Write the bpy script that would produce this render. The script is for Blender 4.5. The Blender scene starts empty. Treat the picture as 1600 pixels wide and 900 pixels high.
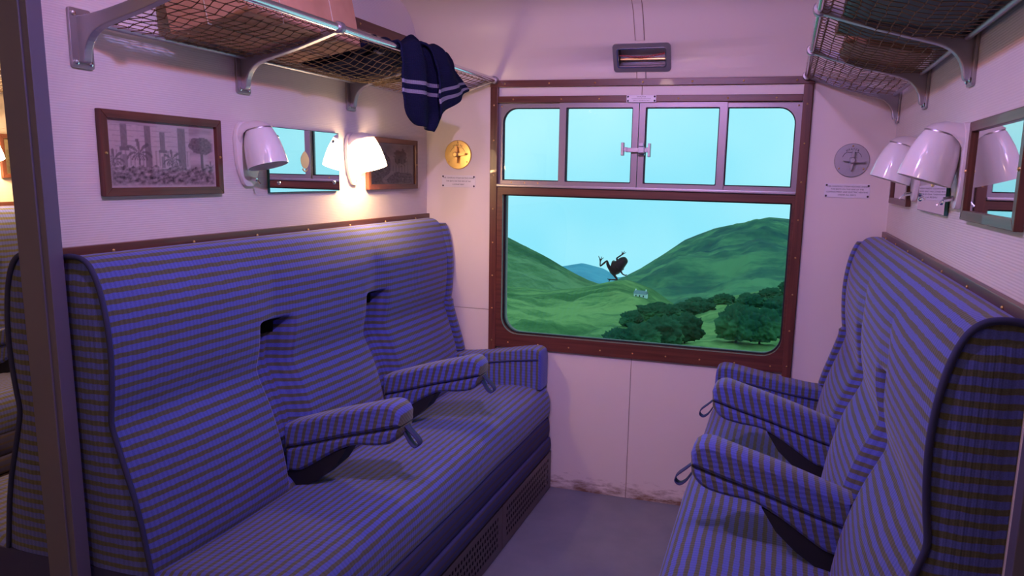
import bpy, bmesh, math, random
from mathutils import Vector, Matrix, noise
random.seed(7)
sc = bpy.context.scene
C = sc.collection
R = math.radians

# ------------------------------------------------------------------ camera, world, lights, exposure
cam_d = bpy.data.cameras.new('camera'); cam = bpy.data.objects.new('camera', cam_d); C.objects.link(cam)
cam_d.sensor_width = 36; cam_d.sensor_fit = 'HORIZONTAL'; cam_d.lens = 1186.16*36/1600
cam_d.shift_x = -53.54/1600; cam_d.shift_y = 29.29/1600
cam_d.clip_start = 0.02; cam_d.clip_end = 20000
PITCH, ROLL, YAW = 0.1736, 0.0228, 0.2984
_f = Vector((-math.sin(YAW)*math.cos(PITCH), math.cos(YAW)*math.cos(PITCH), -math.sin(PITCH)))
_r = Vector((math.cos(YAW), math.sin(YAW), 0)); _u = _r.cross(_f)
_r2 = _r*math.cos(ROLL)+_u*math.sin(ROLL); _u2 = _r2.cross(_f)
cam.matrix_world = Matrix(((_r2.x,_u2.x,-_f.x,1.5275),(_r2.y,_u2.y,-_f.y,-3.1131),(_r2.z,_u2.z,-_f.z,1.3957),(0,0,0,1)))
sc.camera = cam

w = bpy.data.worlds.new('sky'); sc.world = w; w.use_nodes = True
nt = w.node_tree; nt.nodes.clear()
wo = nt.nodes.new('ShaderNodeOutputWorld'); bg = nt.nodes.new('ShaderNodeBackground')
tc = nt.nodes.new('ShaderNodeTexCoord'); nz = nt.nodes.new('ShaderNodeTexNoise'); rp = nt.nodes.new('ShaderNodeValToRGB')
nz.inputs['Scale'].default_value = 3.2; nz.inputs['Detail'].default_value = 3; nz.inputs['Roughness'].default_value = .45
rp.color_ramp.elements[0].position = .36; rp.color_ramp.elements[0].color = (.27,.80,.97,1)
rp.color_ramp.elements[1].position = .64; rp.color_ramp.elements[1].color = (.46,.93,1.0,1)
nt.links.new(tc.outputs['Generated'], nz.inputs['Vector']); nt.links.new(nz.outputs['Fac'], rp.inputs['Fac'])
nt.links.new(rp.outputs['Color'], bg.inputs['Color']); bg.inputs['Strength'].default_value = 1.06
nt.links.new(bg.outputs[0], wo.inputs['Surface'])

def point_light(name, loc, col, power, rad):
    l = bpy.data.lights.new(name, 'POINT'); l.color = col; l.energy = power; l.shadow_soft_size = rad
    o = bpy.data.objects.new(name, l); C.objects.link(o); o.location = loc; return o
# two stage lights with clustered coloured emitters (their housings are built further down)
SPOTS=[((1.22,-2.03,2.11),(.15,-.45,1.15),1.0),((.72,-2.03,2.09),(1.75,-.45,1.15),.9)]
def spot_light(name, loc, aim, col, power, rad, cone=128):
    l = bpy.data.lights.new(name, 'SPOT'); l.color = col; l.energy = power; l.shadow_soft_size = rad
    l.spot_size = R(cone); l.spot_blend = 1.0
    o = bpy.data.objects.new(name, l); C.objects.link(o); o.location = loc
    o.rotation_euler = (Vector(aim)-Vector(loc)).to_track_quat('-Z','Y').to_euler(); return o
for loc, aim, k in SPOTS:
    spot_light('stage_red',   (loc[0],loc[1],loc[2]-.014), aim, (1.0,.12,.18), 18*k, .016)
    spot_light('stage_blue',  (loc[0],loc[1],loc[2]+.014), aim, (.16,.28,1.0), 42*k, .016)
    spot_light('stage_white', loc, aim, (1.0,.72,.70), 13*k, .022)

sc.view_settings.view_transform = 'Standard'; sc.view_settings.look = 'None'
sc.view_settings.gamma = 1; sc.view_settings.exposure = 0.0; sc.view_settings.use_curve_mapping = False

# ------------------------------------------------------------------ materials
MATS = {}
def mat(name, col=(.8,.8,.8), rough=.5, metal=0., spec=.5, emit=None, estr=0., coat=0.):
    if name in MATS: return MATS[name]
    m = bpy.data.materials.new(name); m.use_nodes = True
    b = m.node_tree.nodes['Principled BSDF']
    b.inputs['Base Color'].default_value = (*col,1); b.inputs['Roughness'].default_value = rough
    b.inputs['Metallic'].default_value = metal; b.inputs['Specular IOR Level'].default_value = spec
    b.inputs['Coat Weight'].default_value = coat
    if emit: b.inputs['Emission Color'].default_value = (*emit,1); b.inputs['Emission Strength'].default_value = estr
    MATS[name] = m; return m
def N(m, t, **kw):
    n = m.node_tree.nodes.new(t)
    for k, v in kw.items():
        if k in n.inputs: n.inputs[k].default_value = v
        else: setattr(n, k, v)
    return n
def lk(m, a, b): m.node_tree.links.new(a, b)
def bsdf(m): return m.node_tree.nodes['Principled BSDF']
def math_n(m, op, a, b=None, c=None):
    n = m.node_tree.nodes.new('ShaderNodeMath'); n.operation = op
    for i, v in enumerate((a, b, c)):
        if v is None: continue
        if isinstance(v, (int, float)): n.inputs[i].default_value = v
        else: lk(m, v, n.inputs[i])
    return n.outputs[0]
def ramp(m, fac, stops):
    n = m.node_tree.nodes.new('ShaderNodeValToRGB'); e = n.color_ramp.elements
    while len(e) < len(stops): e.new(.5)
    for i, (p, c) in enumerate(stops): e[i].position = p; e[i].color = (*c,1)
    lk(m, fac, n.inputs[0]); return n.outputs[0]
def mixc(m, fac, a, b, mode='MIX'):
    n = m.node_tree.nodes.new('ShaderNodeMix'); n.data_type = 'RGBA'; n.blend_type = mode
    for s, v in ((n.inputs[0],fac),(n.inputs[6],a),(n.inputs[7],b)):
        if isinstance(v, (int,float)): s.default_value = v
        elif isinstance(v, tuple): s.default_value = (*v,1)
        else: lk(m, v, s)
    return n.outputs[2]
def bump(m, h, strength, dist):
    n = N(m, 'ShaderNodeBump', Strength=strength, Distance=dist); lk(m, h, n.inputs['Height'])
    lk(m, n.outputs[0], bsdf(m).inputs['Normal'])

def fabric(name, blue, brown, per=.0245):
    m = mat(name, rough=.92, spec=.15); b = bsdf(m)
    b.inputs['Sheen Weight'].default_value = .25; b.inputs['Sheen Roughness'].default_value = .5
    uv = N(m, 'ShaderNodeUVMap'); sp = N(m, 'ShaderNodeSeparateXYZ'); lk(m, uv.outputs[0], sp.inputs[0])
    nzz = N(m, 'ShaderNodeTexNoise', Scale=38., Detail=2.); lk(m, uv.outputs[0], nzz.inputs['Vector'])
    wob = math_n(m, 'MULTIPLY', math_n(m, 'SUBTRACT', nzz.outputs['Fac'], .5), .006)
    v = math_n(m, 'ADD', sp.outputs[1], wob)
    s = math_n(m, 'SINE', math_n(m, 'MULTIPLY', v, 2*math.pi/per))
    st = N(m, 'ShaderNodeMapRange', interpolation_type='SMOOTHSTEP'); lk(m, s, st.inputs[0])
    st.inputs[1].default_value = -.12; st.inputs[2].default_value = .45
    rb = math_n(m, 'SINE', math_n(m, 'MULTIPLY', sp.outputs[0], 2*math.pi/.0125))
    fine = math_n(m, 'SINE', math_n(m, 'MULTIPLY', sp.outputs[0], 2*math.pi/.0045))
    c = mixc(m, st.outputs[0], blue, brown)
    dk = math_n(m, 'ADD', math_n(m, 'MULTIPLY', rb, .085), .915)
    c2 = mixc(m, 1., c, dk, 'MULTIPLY')
    weave = N(m, 'ShaderNodeTexNoise', Scale=420., Detail=2.); lk(m, uv.outputs[0], weave.inputs['Vector'])
    c3 = mixc(m, .35, c2, ramp(m, weave.outputs['Fac'], [(.3,(.55,.55,.55)),(.7,(1.25,1.25,1.25))]), 'MULTIPLY')
    lk(m, c3, b.inputs['Base Color'])
    h = math_n(m, 'ADD', math_n(m, 'MULTIPLY', rb, .6), math_n(m, 'MULTIPLY', fine, .25))
    bump(m, h, .35, .0012); return m
FAB = fabric('striped_moquette', (.105,.135,.56), (.120,.120,.085))
NAVY = mat('navy_piping', (.03,.035,.12), .8)
DARK = mat('recess_shade_black', (.006,.006,.008), .9)  # near-black colour stands for the shade inside arm slots and behind grilles
def skirt_mat():
    m = mat('dark_skirt_fabric', rough=.9, spec=.2)
    uv = N(m, 'ShaderNodeUVMap'); sp = N(m, 'ShaderNodeSeparateXYZ'); lk(m, uv.outputs[0], sp.inputs[0])
    s = math_n(m, 'SINE', math_n(m, 'MULTIPLY', sp.outputs[1], 2*math.pi/.0245))
    c = ramp(m, s, [(.3,(.06,.06,.17)),(.8,(.085,.065,.075))])
    lk(m, c, bsdf(m).inputs['Base Color']); return m
SKIRT = skirt_mat()
def wood(name, a, b_, axis='Y', rough=.38):
    m = mat(name, rough=rough, spec=.5, coat=.15)
    t = N(m, 'ShaderNodeTexCoord'); mp = N(m, 'ShaderNodeMapping')
    sc_ = {'X':(1.5,40,40),'Y':(40,1.5,40),'Z':(40,40,1.5)}[axis]; mp.inputs['Scale'].default_value = sc_
    lk(m, t.outputs['Object'], mp.inputs['Vector'])
    n = N(m, 'ShaderNodeTexNoise', Scale=1.6, Detail=5., Roughness=.6); lk(m, mp.outputs[0], n.inputs['Vector'])
    lk(m, ramp(m, n.outputs['Fac'], [(.3,a),(.7,b_)]), bsdf(m).inputs['Base Color'])
    bump(m, n.outputs['Fac'], .1, .001); return m
WY = wood('mahogany_y', (.070,.018,.012), (.165,.050,.031), 'Y')
WX = wood('mahogany_x', (.070,.018,.012), (.165,.050,.031), 'X')
WZ = wood('mahogany_z', (.070,.018,.012), (.165,.050,.031), 'Z')
def wallmat(name, col, lines=True, dirt=False, rough=.5):
    m = mat(name, col, rough, spec=.4); b = bsdf(m)
    t = N(m, 'ShaderNodeTexCoord'); sp = N(m, 'ShaderNodeSeparateXYZ'); lk(m, t.outputs['Object'], sp.inputs[0])
    n = N(m, 'ShaderNodeTexNoise', Scale=2.2, Detail=4.); lk(m, t.outputs['Object'], n.inputs['Vector'])
    c = ramp(m, n.outputs['Fac'], [(.3, tuple(v*.95 for v in col)), (.7, col)])
    if lines:
        s = math_n(m, 'SINE', math_n(m, 'MULTIPLY', sp.outputs[2], 2*math.pi/.0056))
        c = mixc(m, 1., c, ramp(m, math_n(m, 'MULTIPLY_ADD', s, .5, .5), [(0.,(.93,.93,.93)),(1.,(1,1,1))]), 'MULTIPLY')
        bump(m, s, .25, .0006)
    if dirt:
        mp = N(m, 'ShaderNodeMapping'); mp.inputs['Scale'].default_value = (7,7,26); lk(m, t.outputs['Object'], mp.inputs['Vector'])
        d = N(m, 'ShaderNodeTexNoise', Scale=1.6, Detail=6., Roughness=.7); lk(m, mp.outputs[0], d.inputs['Vector'])
        hgt = N(m, 'ShaderNodeMapRange'); lk(m, sp.outputs[2], hgt.inputs[0])
        hgt.inputs[1].default_value = .13; hgt.inputs[2].default_value = .0; hgt.inputs[3].default_value = 0; hgt.inputs[4].default_value = .42
        k = math_n(m, 'ADD', d.outputs['Fac'], hgt.outputs[0])
        kk = N(m, 'ShaderNodeMapRange'); lk(m, k, kk.inputs[0]); kk.inputs[1].default_value = .72; kk.inputs[2].default_value = 1.0
        c = mixc(m, kk.outputs[0], c, (.22,.12,.07))
    lk(m, c, b.inputs['Base Color']); return m
CREAM = (.80,.72,.66)
LAM = wallmat('ribbed_laminate', (.80,.73,.70), True)
PANEL = wallmat('cream_panel', CREAM, False, True, .45)
CEIL = wallmat('cream_gloss_ceiling', (.78,.69,.61), False, False, .28)
SEAM = mat('panel_seam', (.30,.19,.12), .8)
FLOOR = mat('lino', rough=.45, spec=.4)
_n = N(FLOOR, 'ShaderNodeTexNoise', Scale=5., Detail=6., Roughness=.65); _t = N(FLOOR, 'ShaderNodeTexCoord')
lk(FLOOR, _t.outputs['Object'], _n.inputs['Vector'])
lk(FLOOR, ramp(FLOOR, _n.outputs['Fac'], [(.3,(.16,.17,.215)),(.7,(.205,.215,.265))]), bsdf(FLOOR).inputs['Base Color'])
CHROME = mat('chrome', (.78,.78,.80), .16, 1.)
ALU = mat('satin_aluminium', (.42,.39,.41), .38, .85)
WALU = mat('window_metal', (.31,.27,.29), .42, .55)
GREYM = mat('grey_bracket_metal', (.42,.40,.45), .4, .7)
POSTM = mat('brown_painted_post', (.13,.12,.19), .45)
BRASS = mat('brass', (.78,.52,.20), .30, .9)
STEELP = mat('dull_steel_dial', (.42,.40,.43), .5, .6)
BLACK = mat('black_rubber', (.012,.012,.014), .6)
WHITEG = mat('white_opal_glass', (.86,.84,.84), .12, 0., .5, coat=.6)
WHITEP = mat('white_enamel', (.80,.74,.72), .3, coat=.3)
LITG = mat('lit_opal_glass', (.9,.85,.75), .3, emit=(1.,.68,.38), estr=22.)
MIRROR = mat('mirror_silver', (.88,.93,.93), .01, 1.)
MEDGE = mat('mirror_edge_green', (.02,.12,.10), .2)
GILT = mat('gilt_transfer', (.62,.50,.22), .5)
SIGN = mat('white_plate', (.80,.76,.80), .4)
INK = mat('ink', (.02,.02,.03), .6)
STRINGM = mat('tarred_string', (.24,.155,.085), .9)
GRILL = mat('brown_grille_paint', (.125,.095,.105), .5)
CARD = mat('brown_cardboard', rough=.85)
_n = N(CARD, 'ShaderNodeTexNoise', Scale=9., Detail=4.); _t = N(CARD, 'ShaderNodeTexCoord'); lk(CARD, _t.outputs['Object'], _n.inputs['Vector'])
lk(CARD, ramp(CARD, _n.outputs['Fac'], [(.3,(.44,.23,.13)),(.7,(.56,.31,.19))]), bsdf(CARD).inputs['Base Color'])
TANCASE = mat('tan_leather_case', (.30,.155,.07), .5)
GREENCASE = mat('dark_green_case', (.030,.055,.050), .55)
KNIT_N = None
def glassmat():
    m = bpy.data.materials.new('window_glass'); m.use_nodes = True; t = m.node_tree; t.nodes.clear()
    o = t.nodes.new('ShaderNodeOutputMaterial'); mx = t.nodes.new('ShaderNodeMixShader'); tr = t.nodes.new('ShaderNodeBsdfTransparent')
    gl = t.nodes.new('ShaderNodeBsdfGlossy'); gl.inputs['Roughness'].default_value = .02
    fr = t.nodes.new('ShaderNodeFresnel'); fr.inputs['IOR'].default_value = 1.35
    t.links.new(fr.outputs[0], mx.inputs[0]); t.links.new(tr.outputs[0], mx.inputs[1]); t.links.new(gl.outputs[0], mx.inputs[2])
    t.links.new(mx.outputs[0], o.inputs[0]); MATS['window_glass'] = m; return m
GLASS = glassmat()

# ------------------------------------------------------------------ mesh builder
class MB:
    def __init__(s): s.v=[]; s.f=[]; s.uv=[]; s.mi=[]; s.col=[]
    def face(s, idx, uv=None, mi=0): s.f.append(tuple(idx)); s.uv.append(uv); s.mi.append(mi)
    def box(s, x0,x1,y0,y1,z0,z1, mi=0):
        o=len(s.v); s.v += [(x0,y0,z0),(x1,y0,z0),(x1,y1,z0),(x0,y1,z0),(x0,y0,z1),(x1,y0,z1),(x1,y1,z1),(x0,y1,z1)]
        for q in ((0,3,2,1),(4,5,6,7),(0,1,5,4),(1,2,6,5),(2,3,7,6),(3,0,4,7)): s.face([o+i for i in q], None, mi)
        return s
    def tube(s, pts, rad, n=8, closed=False, cap=True, mi=0, flat=None):
        pts=[Vector(p) for p in pts]; m=len(pts); o=len(s.v); up=None
        for i,p in enumerate(pts):
            a=pts[(i-1)%m] if (closed or i>0) else p; b=pts[(i+1)%m] if (closed or i<m-1) else p
            d=(b-a).normalized()
            if up is None: up = Vector((0,0,1)) if abs(d.z)<.9 else Vector((1,0,0))
            x=d.cross(up); x = x.normalized() if x.length>1e-6 else d.orthogonal().normalized(); up=x.cross(d).normalized()
            r=rad[i] if isinstance(rad,(list,tuple)) else rad
            for k in range(n):
                t=2*math.pi*k/n; s.v.append(tuple(p+x*(math.cos(t)*r)+up*(math.sin(t)*r*(flat or 1))))
        for i in range(m if closed else m-1):
            for k in range(n):
                a=o+i*n+k; b=o+i*n+(k+1)%n; c=o+((i+1)%m)*n+(k+1)%n; d_=o+((i+1)%m)*n+k
                s.face((a,b,c,d_),None,mi)
        if cap and not closed:
            s.face([o+k for k in range(n)][::-1],None,mi); s.face([o+(m-1)*n+k for k in range(n)],None,mi)
        return s
    def lathe(s, prof, n=24, base=(0,0,0), axis=(0,0,1), mi=0, cap=True):
        ax=Vector(axis).normalized(); x=ax.orthogonal().normalized(); y=ax.cross(x); b=Vector(base); o=len(s.v)
        for r,h in prof:
            for k in range(n):
                t=2*math.pi*k/n; s.v.append(tuple(b+ax*h+x*(math.cos(t)*r)+y*(math.sin(t)*r)))
        for i in range(len(prof)-1):
            for k in range(n): s.face((o+i*n+k,o+i*n+(k+1)%n,o+(i+1)*n+(k+1)%n,o+(i+1)*n+k),None,mi)
        if cap:
            s.face([o+k for k in range(n)][::-1],None,mi); s.face([o+(len(prof)-1)*n+k for k in range(n)],None,mi)
        return s
    def prism(s, poly, to3, d0, d1, mi=0):
        """extrude a 2-D polygon: to3(a, b, d) gives the point"""
        o=len(s.v); n=len(poly)
        for d in (d0,d1):
            for a,b in poly: s.v.append(tuple(to3(a,b,d)))
        s.face(list(range(o,o+n)),None,mi); s.face(list(range(o+2*n-1,o+n-1,-1)),None,mi)
        for i in range(n):
            j=(i+1)%n; s.face((o+i,o+n+i,o+n+j,o+j),None,mi)
        return s
    def ring(s, outer, inner, to3, d0, d1, mi=0):
        """a plate with a hole: outer and inner loops of equal length"""
        o=len(s.v); n=len(outer)
        for d in (d0,d1):
            for loop in (outer,inner):
                for a,b in loop: s.v.append(tuple(to3(a,b,d)))
        O0,I0,O1,I1=o,o+n,o+2*n,o+3*n
        for i in range(n):
            j=(i+1)%n
            s.face((O0+i,O0+j,I0+j,I0+i),None,mi); s.face((O1+i,I1+i,I1+j,O1+j),None,mi)
            s.face((O0+i,O1+i,O1+j,O0+j),None,mi); s.face((I0+i,I0+j,I1+j,I1+i),None,mi)
        return s
    def grid(s, P, UV=None, mi=0, closed_v=False):
        """P[i][j] points"""
        o=len(s.v); n=len(P); m=len(P[0])
        for row in P: s.v += [tuple(p) for p in row]
        for i in range(n-1):
            for j in range(m-1):
                idx=(o+i*m+j,o+(i+1)*m+j,o+(i+1)*m+j+1,o+i*m+j+1)
                uv=None if UV is None else (UV[i][j],UV[i+1][j],UV[i+1][j+1],UV[i][j+1])
                s.face(idx,uv,mi(i,j) if callable(mi) else mi)
        return s
    def build(s, name, mats, parent=None, smooth=False, bevel=0., fix=True, flip=False):
        me=bpy.data.meshes.new(name); me.from_pydata(s.v,[],s.f)
        if not isinstance(mats,(list,tuple)): mats=[mats]
        for m in mats: me.materials.append(m)
        if any(s.mi): me.polygons.foreach_set('material_index', s.mi)
        if any(u is not None for u in s.uv):
            L=me.uv_layers.new(name='UVMap').data; k=0
            for f,u in zip(s.f,s.uv):
                for q in range(len(f)):
                    L[k].uv = u[q] if u is not None else (0,0); k+=1
        bm=bmesh.new(); bm.from_mesh(me)
        if fix: bmesh.ops.recalc_face_normals(bm, faces=bm.faces)
        if bevel: bmesh.ops.bevel(bm, geom=[e for e in bm.edges if e.calc_face_angle(0)>.5], offset=bevel, segments=2, affect='EDGES', profile=.6)
        bm.to_mesh(me); bm.free()
        if smooth:
            me.shade_smooth() if hasattr(me,'shade_smooth') else None
            if smooth is not True: me.set_sharp_from_angle(angle=smooth)
        o=bpy.data.objects.new(name,me); C.objects.link(o)
        if parent: o.parent=parent
        return o
SM = R(40)
def empty(name, loc=(0,0,0)):
    o=bpy.data.objects.new(name,None); C.objects.link(o); o.location=loc; o.empty_display_size=.05; return o
def tag(o, label=None, cat=None, group=None, kind=None):
    if label: o['label']=label
    if cat: o['category']=cat
    if group: o['group']=group
    if kind: o['kind']=kind
    return o
def struct(o, label=None): tag(o, label, kind='structure'); return o
def copy_tree(o, parent=None):
    c=o.copy(); C.objects.link(c); c.parent=parent
    for ch in o.children: copy_tree(ch,c)
    return c
def lin(a,b,t): return a+(b-a)*t
def interp(pts, x):
    if x<=pts[0][0]: return pts[0][1]
    for (a,b),(c,d) in zip(pts,pts[1:]):
        if x<=c: return lin(b,d,(x-a)/(c-a))
    return pts[-1][1]
def sstep(a,b,x):
    t=min(1,max(0,(x-a)/(b-a))); return t*t*(3-2*t)
def rrect(a0,a1,b0,b1,r,n=6,corners=(1,1,1,1)):
    """rounded rectangle, corners order: (a0b0, a1b0, a1b1, a0b1)"""
    out=[]
    for (cx,cy,t0),k in zip(((a0+r,b0+r,180),(a1-r,b0+r,270),(a1-r,b1-r,0),(a0+r,b1-r,90)),corners):
        rr=r if k else 1e-4
        px = a0+rr if cx==a0+r else a1-rr; py = b0+rr if cy==b0+r else b1-rr
        for i in range(n+1):
            t=R(t0+90*i/n); out.append((px+rr*math.cos(t),py+rr*math.sin(t)))
    return out
def smooth_path(pts, n=6, closed=False):
    P=[Vector(p) for p in pts]; out=[]; m=len(P)
    for i in range(m if closed else m-1):
        p0=P[(i-1)%m] if closed or i>0 else P[i]; p1=P[i]; p2=P[(i+1)%m]; p3=P[(i+2)%m] if closed or i+2<m else p2
        for k in range(n):
            t=k/n; out.append(.5*((2*p1)+(p2-p0)*t+(2*p0-5*p1+4*p2-p3)*t*t+(3*p1-p0-3*p2+p3)*t**3))
    if not closed: out.append(P[-1])
    return out
def text_mb(mb, s, size, to3, ax=0., ay=0., align='CENTER', mi=0):
    cu=bpy.data.curves.new('t','FONT'); cu.body=s; cu.size=size; cu.align_x=align; cu.align_y='CENTER'; cu.resolution_u=2
    ob=bpy.data.objects.new('t',cu); C.objects.link(ob); dg=bpy.context.evaluated_depsgraph_get()
    me=ob.evaluated_get(dg).to_mesh(); o=len(mb.v)
    for v in me.vertices: mb.v.append(tuple(to3(ax+v.co.x, ay+v.co.y)))
    for p in me.polygons: mb.face([o+i for i in p.vertices],None,mi)
    ob.evaluated_get(dg).to_mesh_clear(); bpy.data.objects.remove(ob); bpy.data.curves.remove(cu)
W = 1.9
_screw = MB().lathe([(.0042,0),(.0042,.001),(.003,.0026),(.0006,.0032)],8).build('screw',BRASS,smooth=True); SCREW=_screw.data; bpy.data.objects.remove(_screw)
DSCREW=SCREW.copy(); DSCREW.materials[0]=mat('blackened_screw',(.05,.03,.03),.5)
def screw(parent, loc, nrm, m=None, s=1., name='screw'):
    o=bpy.data.objects.new(name,m or SCREW); C.objects.link(o); o.parent=parent; o.location=loc
    o.rotation_euler=Vector(nrm).to_track_quat('Z','Y').to_euler(); o.scale=(s,s,s); return o

# ------------------------------------------------------------------ the coach shell
struct(MB().box(-2.0,2.6,-3.45,.08,-.06,0).build('floor',FLOOR),'worn blue-grey linoleum floor')
# window wall (solid core with the window opening) and its facing panels
wf=struct(MB().box(-2.0,.325,.004,.09,0,1.80).box(1.582,2.6,.004,.09,0,1.80).box(.325,1.582,.004,.09,0,.655).box(.325,1.582,.004,.09,1.70,1.80).build('wall_far',SEAM),'cream panelled outer wall with the window')
def panel(x0,x1,z0,z1): return MB().box(x0,x1,-.0005,.0045,z0,z1).build('panel',PANEL,wf,bevel=.0006)
G=.0012
panel(-1.99,-.06,0,1.757)
panel(.0,.308-G,.793+G,1.757); panel(.0,.308-G,0,.793-G); panel(1.601+G,1.9,0,1.757)
panel(.308+G,.954-G,0,.66); panel(.954+G,1.600-G,0,.66)
panel(.325,.951-G,1.69,1.757); panel(.951+G,1.582,1.69,1.757)
# curved cove and ceiling: one swept profile with the hole for the alarm recess
CP=[(0,1.752),(-.008,1.785),(-.020,1.820),(-.038,1.857),(-.057,1.890),(-.072,1.916),(-.089,1.941),(-.105,1.968),(-.125,1.999),(-.151,2.027),(-.188,2.050),(-.233,2.067),(-.35,2.098),(-.6,2.125),(-1.1,2.148),(-1.9,2.155),(-1.905,2.55),(-3.45,2.55)]
XS=[-2.0,-1.0,0,.4,.858,1.046,1.5,1.9,2.6]
mb=MB(); P=[[(x,y,z) for x in XS] for y,z in CP]; mb.grid(P)
keep=[i for i,f in enumerate(mb.f) if not (abs(mb.v[f[0]][0]-.858)<1e-6 and 1.81<mb.v[f[0]][2]<1.88)]
mb.f=[mb.f[i] for i in keep]; mb.uv=[mb.uv[i] for i in keep]; mb.mi=[mb.mi[i] for i in keep]
ce=struct(mb.build('ceiling',CEIL,smooth=True,fix=False),'glossy cream curved ceiling')
sd=ce.modifiers.new('thickness','SOLIDIFY'); sd.thickness=.03; sd.offset=1
bpy.context.view_layer.update()
if ce.data.polygons[0].normal.y<0: sd.offset=-1
# thin cover strip running up the cove, over and under the alarm recess
def cove_y(z): return interp([(b,a) for a,b in CP[:12]], z)
for za,zb in ((1.752,1.803),(1.912,2.068)):
    mb=MB(); rows=[]
    zs=[lin(za,zb,i/8) for i in range(9)]
    for x0,x1 in ((.930,.964),):
        P=[[(x0,cove_y(z)-.0,z),(x0+.001,cove_y(z)-.0035,z),(x1-.001,cove_y(z)-.0035,z),(x1,cove_y(z)-.0,z)] for z in zs]; mb.grid(P)
    struct(mb.build('trim_9' if za<1.8 else 'trim_10',CEIL,fix=False),'thin cream cover strip on the cove')
    for xx in (.9285,.9655):
        mb=MB().tube([(xx,cove_y(z)-.0005,z) for z in zs],.0013,5); mb.build('joint_line',SEAM,bpy.data.objects['trim_9' if za<1.8 else 'trim_10'])
# partitions
def side_wall(name,x0,x1,y0,y1,m,label): return struct(MB().box(x0,x1,y0,y1,0,2.16 if y1-y0<2 and x1<2.2 and name!='wall_corridor' else 2.56).build(name,m),label)
wl=side_wall('wall_left',-.05,0,-1.85,.0,LAM,'left compartment partition with fine ribbed laminate')
wr=side_wall('wall_right',W,W+.05,-1.85,.0,LAM,'right compartment partition with fine ribbed laminate')
wn=side_wall('wall_next',-2.0,-1.95,-3.45,0,LAM,'far partition of the next compartment')
side_wall('wall_corridor',-2.0,2.6,-3.5,-3.45,LAM,'corridor outer wall'); side_wall('wall_end',2.6,2.65,-3.45,.08,LAM,'corridor end wall')
side_wall('wall_stub',W+.05,2.6,-1.85,-1.81,LAM,'corridor partition beside the right post')
# posts ending the partitions
tn=[0]
def trim(mb,m,label,bevel=.0015):
    tn[0]+=1; return struct(mb.build('trim_%d'%(tn[0]+20),m,bevel=bevel),label)
trim(MB().box(-.051,.012,-1.885,-1.85,0,2.15).box(.012,.030,-1.881,-1.846,0,2.15),POSTM,'brown painted post ending the left partition')
trim(MB().box(W-.003,W+.051,-1.885,-1.85,0,2.15),POSTM,'brown painted post ending the right partition')
# wooden dado rails over the seat backs
for x0,x1,sx,lab in ((0,.014,1,'mahogany rail above the left seat back'),(W-.014,W,-1,'mahogany rail above the right seat back'),(-1.95,-1.936,1,'mahogany rail above the next compartment seat')):
    t=trim(MB().box(x0,x1,-1.84,-.002,1.176,1.209),WY,lab)
    for k in range(7): screw(t,((x1 if sx>0 else x0),-1.70+k*.26,1.193),(sx,0,0))
for x0,x1,sx,lab in ((0,.012,1,'mahogany strip high on the left wall'),(W-.012,W,-1,'mahogany strip high on the right wall'),(-1.95,-1.938,1,'mahogany strip high on the next wall')):
    t=trim(MB().box(x0,x1,-1.84,-.095,1.898,1.934),WY,lab)
    for k in range(5): screw(t,((x1 if sx>0 else x0),-1.55+k*.33,1.916),(sx,0,0))
t=trim(MB().box(.304,1.604,-.014,.0,1.750,1.777),WX,'long mahogany strip above the window')
for k in range(7): screw(t,(.37+k*.195,-.014,1.763),(0,-1,0))

# ------------------------------------------------------------------ window
win=empty('window_1',(0,0,0)); struct(win,'mahogany framed carriage window with four upper lights')
TW=lambda a,b,d:(a,d,b)
for x0,x1 in ((.308,.341),(1.566,1.600)):
    o=MB().box(x0,x1,-.020,.004,.593,1.750).build('side_strip',WZ,win,bevel=.002)
    for k in range(8): screw(o,((x0+x1)/2,-.020,.66+k*.145),(0,-1,0),s=.9)
o=MB().box(.341,1.566,-.018,.004,1.686,1.712).build('top_strip',WX,win,bevel=.002)
for x in (.41,.62,.78,1.10,1.29,1.47): screw(o,(x,-.018,1.699),(0,-1,0),s=.9)
# lower sash frame: opening with rounded bottom corners
outer=rrect(.341,1.566,.632,1.334,.0002); inner=rrect(.366,1.556,.694,1.304,.075,8,(1,1,0,0))
outer=rrect(.341,1.566,.632,1.334,.0002,8)
o=MB().ring(outer,inner,TW,-.016,.060).build('lower_frame',WX,win)
for k in range(9): screw(o,(.40+k*.14,-.016,.655),(0,-1,0),s=.9)
inner2=rrect(.372,1.550,.700,1.298,.070,8,(1,1,0,0))
MB().ring(inner,inner2,TW,.012,.026).build('rubber_seal',BLACK,win)
MB().box(.368,1.554,.017,.022,.696,1.302).build('pane',GLASS,win)
# bright transom bar
MB().box(.341,1.566,-.026,.02,1.336,1.3475).build('transom_bar',ALU,win,bevel=.003)
MB().box(.341,1.566,-.014,.03,1.318,1.336).build('transom_rail',BLACK,win)
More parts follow.
